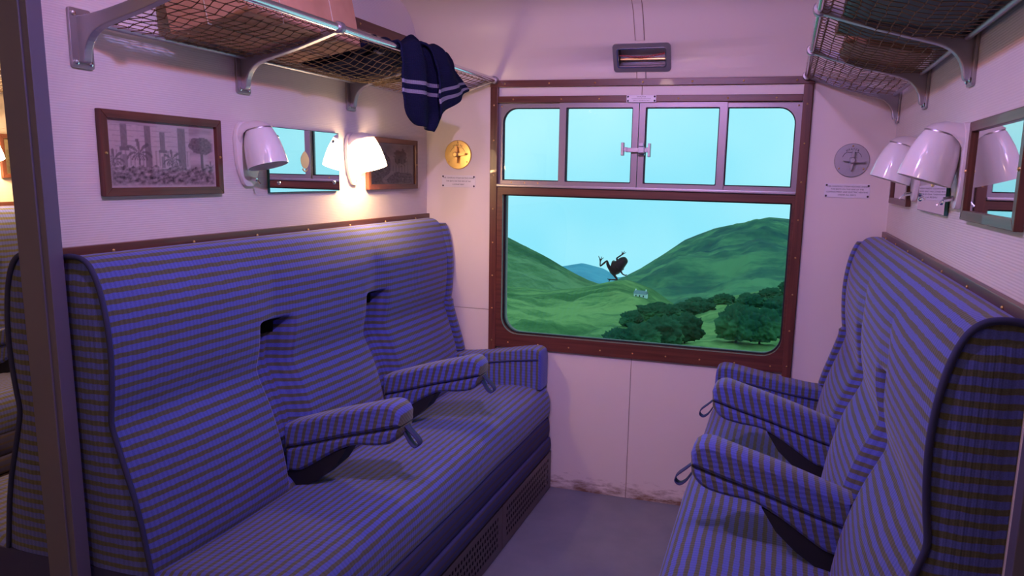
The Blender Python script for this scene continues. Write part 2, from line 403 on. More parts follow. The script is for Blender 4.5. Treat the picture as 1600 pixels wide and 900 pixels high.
# upper lights
def light(x0,x1,corners,st):
    a=.011
    MB().ring(rrect(x0,x1,1.3475,1.686,.0002,8),rrect(x0+st[0],x1-st[1],1.3475+.016,1.686-.020,.062 if any(corners) else .004,8,corners if any(corners) else (1,1,1,1)),TW,-.006+st[2],.030).build('light_frame',WALU,win)
    i0=rrect(x0+st[0],x1-st[1],1.3635,1.666,.062 if any(corners) else .004,8,corners if any(corners) else (1,1,1,1))
    i1=rrect(x0+st[0]+.004,x1-st[1]-.004,1.3675,1.662,.058 if any(corners) else .004,8,corners if any(corners) else (1,1,1,1))
    MB().ring(i0,i1,TW,.002+st[2],.016).build('rubber_seal',BLACK,win)
    MB().box(x0+st[0],x1-st[1],.008,.011,1.3635,1.666).build('pane',GLASS,win)
light(.341,.618,(0,0,0,1),(.017,.008,.006)); light(1.284,1.566,(0,0,1,0),(.008,.019,.006))
light(.612,.9435,(0,0,0,0),(.028,.024,-.004)); light(.9465,1.290,(0,0,0,0),(.024,.028,-.004))
for x,z in ((.353,1.672),(1.553,1.672),(.40,1.355),(.46,1.355),(.52,1.355)): screw(win,(x,.000,z),(0,-1,0),s=.8)
# catch
ct=empty('window_catch',(.945,-.012,1.50)); tag(ct,'small metal catch joining the two sliding window lights','window catch')
MB().box(-.045,.040,-.016,-.003,-.012,.006).build('catch_bar',ALU,ct,bevel=.002)
MB().box(-.063,-.052,-.030,-.006,-.026,.026).build('thumb_plate',ALU,ct,bevel=.002)
MB().box(.046,.056,-.030,-.006,-.030,.024).build('thumb_plate',ALU,ct,bevel=.002)
MB().box(-.056,-.040,-.020,-.006,-.010,.008).build('lug',GREYM,ct,bevel=.001)
MB().box(.006,.030,-.024,-.002,-.014,.010).box(.006,.026,-.014,-.0,.012,.026).box(.036,.05,-.02,-.006,-.012,.008).build('catch_block',GREYM,ct,bevel=.002)
MB().tube([(.004,-.010,-.020),(.030,-.010,-.020)],.0045,8).build('pivot',CHROME,ct,smooth=SM)

# ------------------------------------------------------------------ plates and dials on the window wall
def sign(x0,x1,z0,z1,y,lines,size,label,name='notice_plate',lh=None,tabs=False):
    o=MB().box(x0,x1,y-.003,y,z0,z1).build(name,SIGN,bevel=.0008); tag(o,label,'sign','notice plates on the window wall')
    n=len(lines); lh=lh or (z1-z0-.010)/n; mb=MB(); cx=(x0+x1)/2; top=(z0+z1)/2+lh*(n-1)/2
    for i,s in enumerate(lines):
        sz=size[i] if isinstance(size,list) else size
        text_mb(mb,s,sz,lambda a,b:(a,y-.0034,b),cx,top-i*lh)
    mb.build('lettering',INK,o,fix=False)
    for x in (x0+.006,x1-.006):
        for z in (z0+.006,z1-.006): screw(o,(x,y-.003,z),(0,-1,0),m=DSCREW,s=.95)
    return o
sign(.075,.234,1.328,1.380,-.0005,['THIS CONTROLS STEAM HEATING UNDER','THE SEATS ON THIS SIDE OF THE','COMPARTMENT'],.0078,'white notice plate with three lines of text below the brass dial')
sign(1.670,1.830,1.331,1.383,-.0005,['THIS CONTROLS STEAM HEATING UNDER','THE SEATS ON THIS SIDE OF THE','COMPARTMENT AND ELECTRIC HEATING','UNDER ALL SEATS'],.0078,'white notice plate with four lines of text below the steel dial')
sign(.893,1.012,1.684,1.712,-.018,['VENTILATOR','FOR DRAUGHTLESS VENTILATION','OPEN TO THE ARROW ONLY'],[.0062,.0050,.0050],'tiny white notice plate on the strip at the window top',lh=.0072)
def dial(cx,cz,m,label,rotk):
    o=MB().lathe([(.0625,0),(.0625,.004),(.060,.007),(.001,.008)],40,(0,0,0),(0,-1,0)).build('heater_dial',m,smooth=SM)
    o.location=(cx,-.0005,cz); tag(o,label,'dial','heater dials beside the window')
    mb=MB()
    for ang,l,w_ in ((0,.042,.012),(90,.036,.010),(180,.034,.010),(270,.036,.010)):
        a=R(ang+rotk); d=Vector((math.cos(a),0,math.sin(a))); pz=Vector((-math.sin(a),0,math.cos(a)))
        pts=[(.004,-w_/2),(l*.5,-w_*.5),(l,-w_*.30),(l,w_*.30),(l*.5,w_*.5),(.004,w_/2)]
        mb.prism(pts,lambda p,q,dd:tuple(d*p+pz*q+Vector((0,dd,0))),-.030,-.020)
    mb.lathe([(.013,-.008+.008),(.011,.024),(.012,.030),(.008,.034)],16,(0,-.006,0),(0,-1,0))
    mb.build('cross_handle',m,o,smooth=SM)
    mb=MB(); mb.tube([(.036*math.cos(R(t)),-.0088,.036*math.sin(R(t))) for t in range(20,161,7) if t<62 or t>118],.0006,4)
    for i,chh in enumerate('HEATER'):
        a=R(118-i*11.2); ca,sa=math.cos(a-math.pi/2),math.sin(a-math.pi/2); bx,bz=.041*math.cos(a),.041*math.sin(a)
        text_mb(mb,chh,.010,lambda p,q,ca=ca,sa=sa,bx=bx,bz=bz:(bx+p*ca-q*sa,-.0086,bz+p*sa+q*ca))
    mb.build('engraved_scale',INK,o,fix=False)
    for a in (90,215,325): screw(o,(.053*math.cos(R(a)),-.0075,.053*math.sin(R(a))),(0,-1,0),s=.8)
    return o
dial(.153,1.468,BRASS,'round brass heater dial with a cross handle',4)
dial(1.757,1.470,STEELP,'round dull steel heater dial with a cross handle',-4)

# alarm chain recess in the cove
ang=math.atan2(.057-.020,.07)
al=empty('alarm_chain_recess',(.951,cove_y(1.855),1.855)); al.rotation_euler=(-ang*-1,0,0)
tag(al,'metal framed wall recess holding the alarm chain above the window','alarm pull')
F2=lambda a,b,d:(a,d,b)
MB().ring(rrect(-.114,.114,-.056,.056,.014),rrect(-.094,.094,-.036,.036,.010),F2,-.009,.002).build('surround',ALU,al,smooth=SM)
MB().ring(rrect(-.098,.098,-.039,.039,.010),rrect(-.093,.093,-.035,.035,.008),F2,-.011,-.007).build('inner_lip',CHROME,al,smooth=SM)
mb=MB(); mb.ring(rrect(-.096,.096,-.037,.037,.002),rrect(-.093,.093,-.034,.034,.002),F2,-.002,.055); mb.box(-.096,.096,.053,.057,-.037,.037); mb.build('recess_box',ALU,al)
REDL=mat('red_chain_enamel',(.42,.05,.06),.35)
mb=MB(); n=10
LINK=None
for i in range(24):
    t=i/23; x=lin(-.088,.088,t); z=.002-.010*math.sin(math.pi*t)+.006*t
    if LINK is None:
        k=MB().tube([(.0058*math.cos(a),.0030*math.sin(a),0) for a in [2*math.pi*q/10 for q in range(10)]],.0013,5,closed=True).build('chain_link',REDL,al,smooth=True); LINK=k.data
    else:
        k=bpy.data.objects.new('chain_link',LINK); C.objects.link(k); k.parent=al
    k.location=(x,.016,z); k.rotation_euler=(R(90) if i%2 else 0,R(-8+16*t),0)
MB().tube([(-.093,.03,-.018),(.093,.03,-.018)],.005,8).build('recess_rod',BRASS,al,smooth=SM)

# ------------------------------------------------------------------ bench seats
YN,YF=-1.83,-.055
PROF=[(.000,1.186),(.030,1.192),(.062,1.189),(.084,1.174),(.100,1.145),(.112,1.105),(.121,1.050),(.125,.985),(.123,.925),(.118,.870),(.112,.818),(.122,.775),(.140,.715),(.160,.650),(.176,.580),(.186,.520),(.196,.455)]
ARMS=(-1.25,-.665)
def arc(pts):
    s=[0]
    for a,b in zip(pts,pts[1:]): s.append(s[-1]+math.dist(a,b))
    return s
def bench(name, fx, label, group):
    """fx maps the depth from the wall to the world x"""
    root=empty(name,(fx(.3),-.94,0)); off=Vector((-fx(.3),.94,0))
    tag(root,label,'seat',group)
    def add(mb,nm,m,parent=None,**k):
        mb.v=[(fx(x)+off.x,y+off.y,z) for x,y,z in mb.v]
        o=mb.build(nm,m,parent or root,**k); return o
    # backrest: quilted surface with the two recesses that hold the folding arms
    pp=[(p.x,p.y) for p in smooth_path([(a,b,0) for a,b in PROF],5)]; S=arc(pp)
    ys=[lin(YN,YF,i/210) for i in range(211)]; P=[];U=[]
    edges=[YN]+list(ARMS)+[YF]
    for y in ys:
        row=[];ur=[]
        for (x,z),s_ in zip(pp,S):
            dx=0
            e0=max(e for e in edges if e<=y+1e-9); e1=min([e for e in edges if e>y+1e-9] or [YF])
            t=(y-e0)/max(1e-6,e1-e0); bul=math.sin(math.pi*min(1,max(0,t)))**.6
            low=sstep(.84,.70,z)*sstep(.44,.5,z); head=sstep(1.17,1.05,z)*sstep(.80,.92,z)
            dx+=.026*low*bul+.010*head*bul
            for a in ARMS:
                d=abs(y-a)
                rec=1-sstep(.043,.085,d); dep=.070*sstep(.962,.935,z)*sstep(.45,.52,z)*lin(1,.75,sstep(.9,.6,z))
                dx-=rec*dep
                hole=(1-sstep(.040,.050,d))*sstep(.950,.942,z)*sstep(.905,.918,z)
                dx-=hole*.045
                dx-=.010*(1-sstep(.0,.10,d))*sstep(1.10,.96,z)*sstep(.95,.965,z)      # pucker above the recess
                dx+=.0035*math.sin(y*210)*(1-sstep(.05,.12,d))*sstep(.97,.9,z)*sstep(.5,.6,z)
            dx+=.0025*noise.noise(Vector((y*5,z*5,3.1)))*sstep(1.19,1.1,z)
            # end rounding
            row.append((max(.004,x+dx) if z<1.18 else x,y,z)); ur.append((y,s_))
        P.append(row);U.append(ur)
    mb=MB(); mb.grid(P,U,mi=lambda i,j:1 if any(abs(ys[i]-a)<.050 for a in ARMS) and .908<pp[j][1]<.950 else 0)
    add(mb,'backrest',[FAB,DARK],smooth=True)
    # near end panel with piping
    mb=MB(); rows=[];uvr=[]
    for (x,z) in pp: rows.append([(lin(.0,x,k/6),YN+.002-.010*math.sin(math.pi*k/6)**.5*sstep(1.19,1.12,z),z) for k in range(7)]); uvr.append([(lin(0,x,k/6)*1.0,z) for k in range(7)])
    mb.grid(rows,uvr); add(mb,'end_panel',FAB,smooth=True)
    add(MB().tube([(x,YN-.002,z) for x,z in pp],.0062,8),'piping',NAVY,smooth=True)
    # far wing lying against the window wall
    mb=MB(); wp=[(x+(.012 if z>.83 else .024),z) for x,z in pp if .60<z<1.172]
    Pw=[[(.0,-.058,z),(x-.006,-.058,z),(x,-.050,z),(x,-.014,z),(x-.006,-.006,z),(.0,-.006,z)] for x,z in wp]
    sw=arc(wp); mb.grid(Pw,[[(q*.02,b) for q in range(6)] for b in sw]); mb.prism([(p[0],p[1]) for p in Pw[0]],lambda a,b,d:(a,b,d),wp[0][1]-.002,wp[0][1]+.0005)
    add(mb,'wing',FAB,smooth=SM)
    # seat cushion
    sec=[(.165,.440),(.20,.462),(.28,.474),(.38,.483),(.47,.490),(.53,.489),(.568,.478),(.592,.455),(.604,.420),(.606,.380),(.603,.350),(.594,.334)]
    sp=[(p.x,p.y) for p in smooth_path([(a,b,0) for a,b in sec],4)]; S2=arc(sp)
    def sweep(sp,S2,y0,y1,n,soft=.012,wv=0.):
        P=[];U=[]
        for i in range(n+1):
            y=lin(y0,y1,i/n); e=min(y-y0,y1-y); k=soft*(1-min(1,e/soft))**2
            P.append([(x-k*(.6 if x>.4 else 0)+wv*noise.noise(Vector((y*3,x*4,7))),y,z-k*.7+(wv*1.4*noise.noise(Vector((y*3,x*3,1))) if z>.46 else 0)) for x,z in sp]); U.append([(y,s_) for s_ in S2])
        return P,U
    mb=MB(); P,U=sweep(sp,S2,YN,-.008,90,.02,.004); mb.grid(P,U)
    for row in (P[0],P[-1]):
        c=len(mb.v); mb.v+=[tuple(q) for q in row]+[(.165,row[0][1],.33)]; mb.face(list(range(c,c+len(row)+1)),[(q[0],q[2]) for q in row]+[(.165,.33)])
    add(mb,'seat_cushion',FAB,smooth=R(60))
    # front valance in two soft bands
    for z1,z0,xo in ((.338,.246,.602),(.250,.178,.610)):
        sec=[(xo-.02,z1-.001),(xo,z1-.004),(xo+.006,lin(z1,z0,.4)),(xo+.006,lin(z1,z0,.75)),(xo,z0+.004),(xo-.02,z0)]
        vp=[(p.x,p.y) for p in smooth_path([(a,b,0) for a,b in sec],3)]
        mb=MB(); P,U=sweep(vp,arc(vp),YN+.005,-.010,30); mb.grid(P,U); add(mb,'valance_band',SKIRT,smooth=True)
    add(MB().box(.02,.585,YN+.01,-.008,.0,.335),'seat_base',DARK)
    add(MB().box(.0,.560,YN-.004,YN+.012,.0,.452),'end_board',SKIRT,bevel=.003)
    # pierced heater grilles
    for y0,y1 in ((-.622,-.010),(-1.222,-.628),(YN+.01,-1.228)):
        mb=MB(); nc=int((y1-y0-.06)/.0235); nr=5; X0,X1=.606,.611
        ya=y0+.5*((y1-y0)-nc*.0235); zs=[.022,.034]
        cw=.0235; chh=.0255; zb=.030; zt=zb+nr*chh
        mb.box(X0,X1,y0,ya,.004,.176); mb.box(X0,X1,ya+nc*cw,y1,.004,.176); mb.box(X0,X1,ya,ya+nc*cw,.004,zb); mb.box(X0,X1,ya,ya+nc*cw,zt,.176)
        for r in range(nr):
            for c in range(nc):
                a0=ya+c*cw; b0=zb+r*chh; sh=.0 if r%2 else .0105
                h0,h1=a0+.002+sh*.6,a0+.0145+sh*.6; h1=min(h1,a0+cw-.002); q0,q1=b0+.006,b0+.0195
                for aa,bb,cc,dd in ((a0,h0,b0,b0+chh),(h1,a0+cw,b0,b0+chh),(h0,h1,b0,q0),(h0,h1,q1,b0+chh)):
                    o=len(mb.v); mb.v+=[(X1,aa,cc),(X1,bb,cc),(X1,bb,dd),(X1,aa,dd)]; mb.face((o,o+1,o+2,o+3))
        add(mb,'heater_grille',GRILL,fix=False)
    # folding arms
    top=[(.165,.648),(.25,.676),(.335,.703),(.45,.735),(.505,.750),(.532,.745),(.549,.725),(.548,.702)]
    gro=[(.165,.578),(.25,.602),(.365,.638),(.46,.664),(.548,.690)]
    bot=[(.546,.668),(.528,.643),(.500,.628),(.450,.619),(.392,.613),(.330,.583),(.260,.538),(.215,.512),(.165,.505)]
    H=.047
    def even(L,n):
        q=op(L); S_=arc(q); out=[]
        for k in range(n+1):
            d=S_[-1]*k/n; i=max(i_ for i_ in range(len(q)-1) if S_[i_]<=d+1e-9); t=(d-S_[i])/max(1e-9,S_[i+1]-S_[i]); out.append((lin(q[i][0],q[i+1][0],t),lin(q[i][1],q[i+1][1],t)))
        return out
    op=lambda L:[(p.x,p.y) for p in smooth_path([(u,v,0) for u,v in L],3)]
    for a in ARMS:
        arm=None
        for nm,eA,eB,inset in (('armrest',top,gro,.0),('armrest_base',[(p[0],p[1]-.003) for p in gro],bot[::-1],.004)):
            A_,B_=even(eA,24),even(eB,24); pts=A_+B_[::-1]; n_=len(pts); nr=[]
            for i in range(n_):
                t=Vector((pts[(i+1)%n_][0]-pts[i-1][0],pts[(i+1)%n_][1]-pts[i-1][1])); t.normalize(); nr.append((t.y,-t.x))
            area=sum(pts[i][0]*pts[(i+1)%n_][1]-pts[(i+1)%n_][0]*pts[i][1] for i in range(n_)); sg=-1 if area>0 else 1
            hh=H-inset; lay=[(-hh,.010),(-hh+.003,.005),(-hh+.011,.0),(hh-.011,.0),(hh-.003,.005),(hh,.010)]
            P=[];U=[]
            for dy,ins in lay:
                row=[(p[0]+sg*q[0]*ins,a+dy,p[1]+sg*q[1]*ins) for p,q in zip(pts,nr)]; row.append(row[0]); P.append(row)
                U.append([(q[1]+q[2],q[0]-.25*q[2]) for q in row])
            mb=MB(); mb.grid(P,U)
            for row in (P[0],P[-1]):
                ra,rb=row[:len(A_)],row[len(A_):-1][::-1]
                Q=[[tuple(lin(p[c],q[c],t/4) for c in range(3)) for t in range(5)] for p,q in zip(ra,rb)]
                mb.grid(Q,[[(q[2]+q[1],q[0]-.25*q[2]) for q in r_] for r_ in Q])
            o=add(mb,nm,FAB,arm,smooth=R(50))
            if arm is None: arm=o
        add(MB().prism([(.15,.50),(.215,.514),(.26,.540),(.33,.586),(.372,.602),(.335,.545),(.285,.500),(.235,.468),(.15,.455)],lambda p,q,d:(p,d,q),a-.034,a+.034),'under_arm_wedge',BLACK,arm)  # black wedge below the arm, near the backrest
        lp=smooth_path([(.536,a,.692),(.560,a,.668),(.584,a,.645),(.588,a,.630),(.576,a,.622),(.560,a,.634),(.545,a,.660),(.532,a,.684)],5)
        mb=MB(); hw=.013
        Pq=[[(p.x,a-hw,p.z),(p.x,a+hw,p.z)] for p in lp]; mb.grid(Pq)
        o=add(mb,'pull_strap',NAVY,arm,smooth=True,fix=False); sdf=o.modifiers.new('t','SOLIDIFY'); sdf.thickness=.0026; sdf.offset=0
    # fixed arm in the window corner
    top=[(.16,.600),(.24,.605),(.36,.624),(.48,.646),(.545,.656),(.575,.648),(.584,.628),(.586,.560),(.585,.478)]
    pts=op(top)+[(.16,.470)]; mb=MB(); P=[];U=[]
    cx,cz=.37,.55
    for dy,k in ((-.112,.955),(-.108,.985),(-.098,1.),(-.012,1.),(-.007,.99)):
        row=[(cx+(x-cx)*k,dy,cz+(z-cz)*k) for x,z in pts]; row.append(row[0]); P.append(row); U.append([(q[1]+q[2],q[0]) for q in row])
    mb.grid(P,U); c=len(mb.v); mb.v+=P[0][:-1]; mb.face(list(range(c,c+len(pts))),[(q[2],q[0]) for q in P[0][:-1]])
    ca=add(mb,'corner_armrest',FAB,smooth=R(50))
    add(MB().tube([(x,-.113,z) for x,z in [(.19,.560),(.30,.573),(.45,.598),(.572,.612)]],.004,6),'piping',NAVY,ca,smooth=True)
    return root
bench('bench_seat',lambda x:x,'long blue and brown striped bench seat under the mirror beside the lit lamp','striped bench seats')
bench('bench_seat',lambda x:W-x,'long blue and brown striped bench seat facing the lit lamp','striped bench seats')
bench('bench_seat',lambda x:-.05-x,'striped bench seat of the next compartment standing back to back behind the post','striped bench seats')
bench('bench_seat',lambda x:-1.95+x,'striped bench seat on the far wall of the warmly lit next compartment','striped bench seats')

# ------------------------------------------------------------------ luggage racks
BR=(-1.735,-1.20,-.62,-.035)
def rack(fx, label, sag):
    root=empty('luggage_rack',(fx(0),-.9,1.66)); off=Vector((-fx(0),.9,-1.66)); tag(root,label,'luggage rack','net luggage racks')
    def add(mb,nm,m,parent=None,**k):
        mb.v=[(fx(x)+off.x,y+off.y,z+off.z) for x,y,z in mb.v]; return mb.build(nm,m,parent or root,**k)
    add(MB().tube([(.3265,-1.752,1.777),(.3265,-.004,1.777)],.0105,14),'front_rail',CHROME,smooth=SM)
    add(MB().tube([(.022,-1.735,1.704),(.022,-.006,1.704)],.0065,10),'back_rail',GREYM,smooth=SM)
    for y in BR:
        tp=[(.006,1.716),(.05,1.720),(.15,1.741),(.325,1.787)]; bt=[(.325,1.765),(.20,1.726),(.11,1.702),(.065,1.688),(.040,1.670),(.026,1.645),(.020,1.618),(.006,1.616)]
        pg=[(p.x,p.y) for p in smooth_path([(a,b_,0) for a,b_ in tp],3)]+[(p.x,p.y) for p in smooth_path([(a,b_,0) for a,b_ in bt],3)]
        b=add(MB().prism(pg,lambda a,c,d:(a,d,c),y-.011,y+.011),'bracket_arm',GREYM,bevel=.003)
        add(MB().prism(rrect(y-.029,y+.029,1.604,1.732,.006,3),lambda a,c,d:(d,a,c),.0005,.0075),'wall_plate',ALU,b,bevel=.0012)
        add(MB().lathe([(.0145,-.012),(.0165,-.009),(.0165,.009),(.0145,.012)],16,(.3265,y if y<-.1 else -.020,1.777),(0,1,0)),'collar',ALU,b,smooth=SM)
        for yy in (y-.018,y+.018):
            for zz in (1.616,1.720): add(MB().lathe([(.0062,0),(.0055,.003),(.001,.005)],8,(.0075,yy,zz),(1,0,0)),'bolt',CHROME,b,smooth=SM)
    # knotted string net
    mb=MB(); NY,NX=47,11; rnd=random.Random(3)
    pt={}
    for i in range(NY+1):
        y=lin(-1.73,-.03,i/NY)
        for j in range(NX+1):
            t=j/NX; x=lin(.030,.306,t); z=lin(1.703,1.768,t)-sag(x,y)*math.sin(math.pi*t)
            jx=0 if j in (0,NX) else rnd.uniform(-.003,.003)
            pt[i,j]=(x+jx,y+(.010*math.sin(j*1.7+i*.1) if 0<j<NX else 0)+rnd.uniform(-.003,.003),z)
    for i in range(NY+1):
        for j in range(NX+1):
            if j<NX: mb.tube([pt[i,j],pt[i,j+1]],.00135,3,cap=False)
            if i<NY and 0<j<NX+1: mb.tube([pt[i,j],pt[i+1,j]],.00135,3,cap=False)
            if 0<j<NX: mb.lathe([(.0008,-.0026),(.0026,0),(.0008,.0026)],4,pt[i,j],(0,0,1),cap=False)
    for i in range(0,NY+1):
        p=pt[i,NX]; mb.tube([(.3135+.011*math.cos(q)*1.0,p[1],1.772+.010*math.sin(q)) for q in [2*math.pi*k/8 for k in range(8)]],.0011,3,closed=True)
    o=add(mb,'net',STRINGM,fix=False); o['kind']='stuff'
    return root
gauss=lambda d,s: math.exp(-(d/s)**2)
rack(lambda x:x,'chrome and string net luggage rack with the navy scarf hanging over its rail',lambda x,y:.010+.030*gauss(y+.80,.25))
rack(lambda x:W-x,'chrome and string net luggage rack loaded with two suitcases',lambda x,y:.012+.008*gauss(y+.9,.6))
rack(lambda x:-.05-x,'net luggage rack in the next compartment, back to back behind the post',lambda x,y:.01)
rack(lambda x:-1.95+x,'net luggage rack on the far wall of the next compartment',lambda x,y:.012)

# luggage
bx=empty('cardboard_box',(.165,-1.26,1.735)); bx.rotation_euler=(0,R(-11),R(1.5)); tag(bx,'brown cardboard parcel tied with string lying in the luggage net','box')
MB().box(-.115,.115,-.265,.265,0,.30).build('carton',CARD,bx,bevel=.004)
mb=MB()
for yy in (-.13,.12): mb.tube([(-.117,yy,-.002),(.117,yy,-.002),(.117,yy,.302),(-.117,yy,.302)],.0018,5,closed=True)
mb.tube([(.0,-.267,-.002),(.0,.267,-.002),(.0,.267,.302),(.0,-.267,.302)],.0018,5,closed=True); mb.build('string',mat('pale_string',(.6,.5,.4),.9),bx)
def case(name,loc,dims,m,label,rot=R(11)):
    r=empty(name,loc); r.rotation_euler=(0,rot,0); tag(r,label,'suitcase','suitcases in the luggage rack'); a,b,c=dims
    MB().box(-a/2,a/2,-b/2,b/2,0,c*.62).build('body',m,r,bevel=.010)
    MB().box(-a/2-.001,a/2+.001,-b/2-.001,b/2+.001,c*.63,c).build('lid',m,r,bevel=.010)
    EDG=mat('case_edge_leather',(.34,.16,.055),.5)
    for sy in (-1,1):
        MB().box(-a/2-.003,-a/2+.02,sy*b/2-.025 if sy>0 else -b/2-.003,b/2+.003 if sy>0 else -b/2+.025,-.003,.03).build('corner_guard',EDG,r,bevel=.004)
    MB().tube(smooth_path([(-a/2,-.06,c*.4),(-a/2-.025,-.05,c*.4),(-a/2-.025,.05,c*.4),(-a/2,.06,c*.4)],4),.006,8).build('handle',EDG,r,smooth=SM)
    for sy in (-1,1): MB().box(-a/2-.004,-a/2+.003,sy*b*.3-.018,sy*b*.3+.018,c*.52,c*.72).build('clasp',BRASS,r,bevel=.002)
case('suitcase',(1.742,-1.33,1.732),(.25,.66,.17),GREENCASE,'dark green suitcase lying in the right luggage net')
case('suitcase',(1.752,-.745,1.732),(.21,.33,.15),TANCASE,'small tan leather suitcase lying in the right luggage net')

# ------------------------------------------------------------------ wall lamps
def lamp(fx, y, lit, label):
    root=empty('wall_lamp',(fx(0),y,1.43)); off=Vector((-fx(0),-y,-1.43)); tag(root,label,'lamp','bell shaded wall lamps')
    def add(mb,nm,m,parent=None,**k):
        mb.v=[(fx(x)+off.x,yy+off.y,z+off.z) for x,yy,z in mb.v]; return mb.build(nm,m,parent or root,**k)
    pl=[]
    for i in range(40):
        t=2*math.pi*i/40; c_,s_=math.cos(t),math.sin(t); q=.62
        wz=lin(.034,.054,sstep(-1,.3,s_)); pl.append((y+wz*math.copysign(abs(c_)**q,c_),1.432+.094*math.copysign(abs(s_)**q,s_)))
    bp_=add(MB().prism(pl,lambda a,b,d:(d,a,b),.001,.014),'backplate',WHITEP,bevel=.004,smooth=SM)
    # hood: sections swept from the plate to the shade ring
    secs=[((.010,1.480),.047,.044,90),((.027,1.490),.046,.043,64),((.040,1.498),.043,.041,40),((.050,1.503),.0405,.0405,16)]
    P=[]
    for (cx,cz),ry,rz,ang in secs:
        a=R(ang)
        P.append([Vector((cx,y,cz))+Vector((0,1,0))*(ry*math.cos(2*math.pi*k/24))+Vector((math.cos(a),0,math.sin(a)))*(rz*math.sin(2*math.pi*k/24)) for k in range(25)])
    mb=MB(); mb.grid(P); c=len(mb.v); mb.v+=[tuple(p) for p in P[-1][:-1]]; mb.face(list(range(c,c+24)))
    add(mb,'hood',WHITEP,smooth=R(60))
    ax=Vector((.27,0,-.963)).normalized(); b0=Vector((.050,y,1.503))
    prof=[(.036,0),(.0405,.006),(.046,.022),(.0515,.042),(.0550,.064),(.0575,.088),(.0585,.108),(.0560,.108),(.0550,.088),(.0525,.064),(.049,.042),(.043,.022),(.034,.010)]
    mb=MB().lathe(prof,32,b0,ax,cap=False); add(mb,'glass_shade',LITG if lit else WHITEG,smooth=R(60))
    add(MB().lathe([(.0375,-.003),(.0390,0),(.0385,.004),(.0360,.005)],28,b0,ax),'shade_ring',ALU if not lit else WHITEP,smooth=SM)
    bc=b0+ax*.055
    mb=MB(); prof=[(.004,-.028),(.016,-.020),(.0225,0),(.016,.018),(.003,.024)]; mb.lathe(prof,16,bc,ax); mb.lathe([(.012,-.048),(.012,-.018)],12,bc,ax)
    add(mb,'bulb',mat('lit_bulb',(1,.9,.7),.3,emit=(1,.72,.36),estr=14) if lit else WHITEG,smooth=SM)
    add(MB().tube([(.014,y+.004,1.362),(.034,y+.004,1.358)],.0055,8).tube([(.034,y+.004,1.358),(.046,y+.004,1.345)],.0028,6),'switch',CHROME,smooth=SM)
    if lit:
        p=b0+ax*.092; point_light('lamp_light',(fx(p.x),p.y,p.z),(1.,.62,.27),4.2,.02)
    return root
lamp(lambda x:x,-1.200,False,'unlit white bell shade wall lamp between framed picture and mirror')
lamp(lambda x:x,-.615,True,'lit warm glowing bell shade wall lamp beside the mirror')
lamp(lambda x:W-x,-1.215,False,'unlit white bell shade wall lamp beside the glazed picture reflecting the sky')
lamp(lambda x:W-x,-.615,False,'unlit white bell shade wall lamp near the steel dial')
lamp(lambda x:-1.95+x,-.560,True,'lit bell shade wall lamp in the next compartment')

# ------------------------------------------------------------------ mirrors and pictures
def mirror(fx,label):
    y0,y1,z0,z1=-1.107,-.717,1.318,1.519
    root=empty('wall_mirror',(fx(0),(y0+y1)/2,z0)); off=Vector((-fx(0),-(y0+y1)/2,-z0)); tag(root,label,'mirror','frameless wall mirrors')
    def add(mb,nm,m,**k):
        mb.v=[(fx(x)+off.x,y+off.y,z+off.z) for x,y,z in mb.v]; return mb.build(nm,m,root,**k)
    add(MB().box(.003,.0105,y0,y1,z0,z1),'glass_edge',MEDGE,bevel=.0008)
    mb=MB(); mb.v=[(.0108,y0+.002,z0+.002),(.0108,y1-.002,z0+.002),(.0108,y1-.002,z1-.002),(.0108,y0+.002,z1-.002)]; mb.face((0,1,2,3)); add(mb,'reflecting_face',MIRROR,fix=False)
    for y in (y0+.045,y1-.035):
        for z in (z0+.030,z1-.030): add(MB().lathe([(.006,0),(.0055,.003),(.001,.0055)],10,(.0108,y,z),(1,0,0)),'mirror_screw',CHROME,smooth=SM)
    cy,cz=-.921,1.418; mb=MB(); pts=[]
    for i in range(28):
        t=2*math.pi*i/28; r=.023 if math.sin(t)<0 else .023*(1-.55*math.sin(t)**2); pts.append((cy+r*math.cos(t),cz+.004+.028*math.sin(t)))
    mb.prism(pts,lambda a,b,d:(d,a,b),.0108,.0114)
    mb.tube([(.0112,cy+.012*math.cos(R(t)),cz-.024+.009*math.sin(R(t))) for t in range(180,361,20)],.0022,5)
    add(mb,'gilt_emblem',GILT)
mirror(lambda x:x,'frameless rectangular mirror on chrome screws beside the lit lamp')
mirror(lambda x:W-x,'frameless rectangular mirror fixed between two unlit lamps')

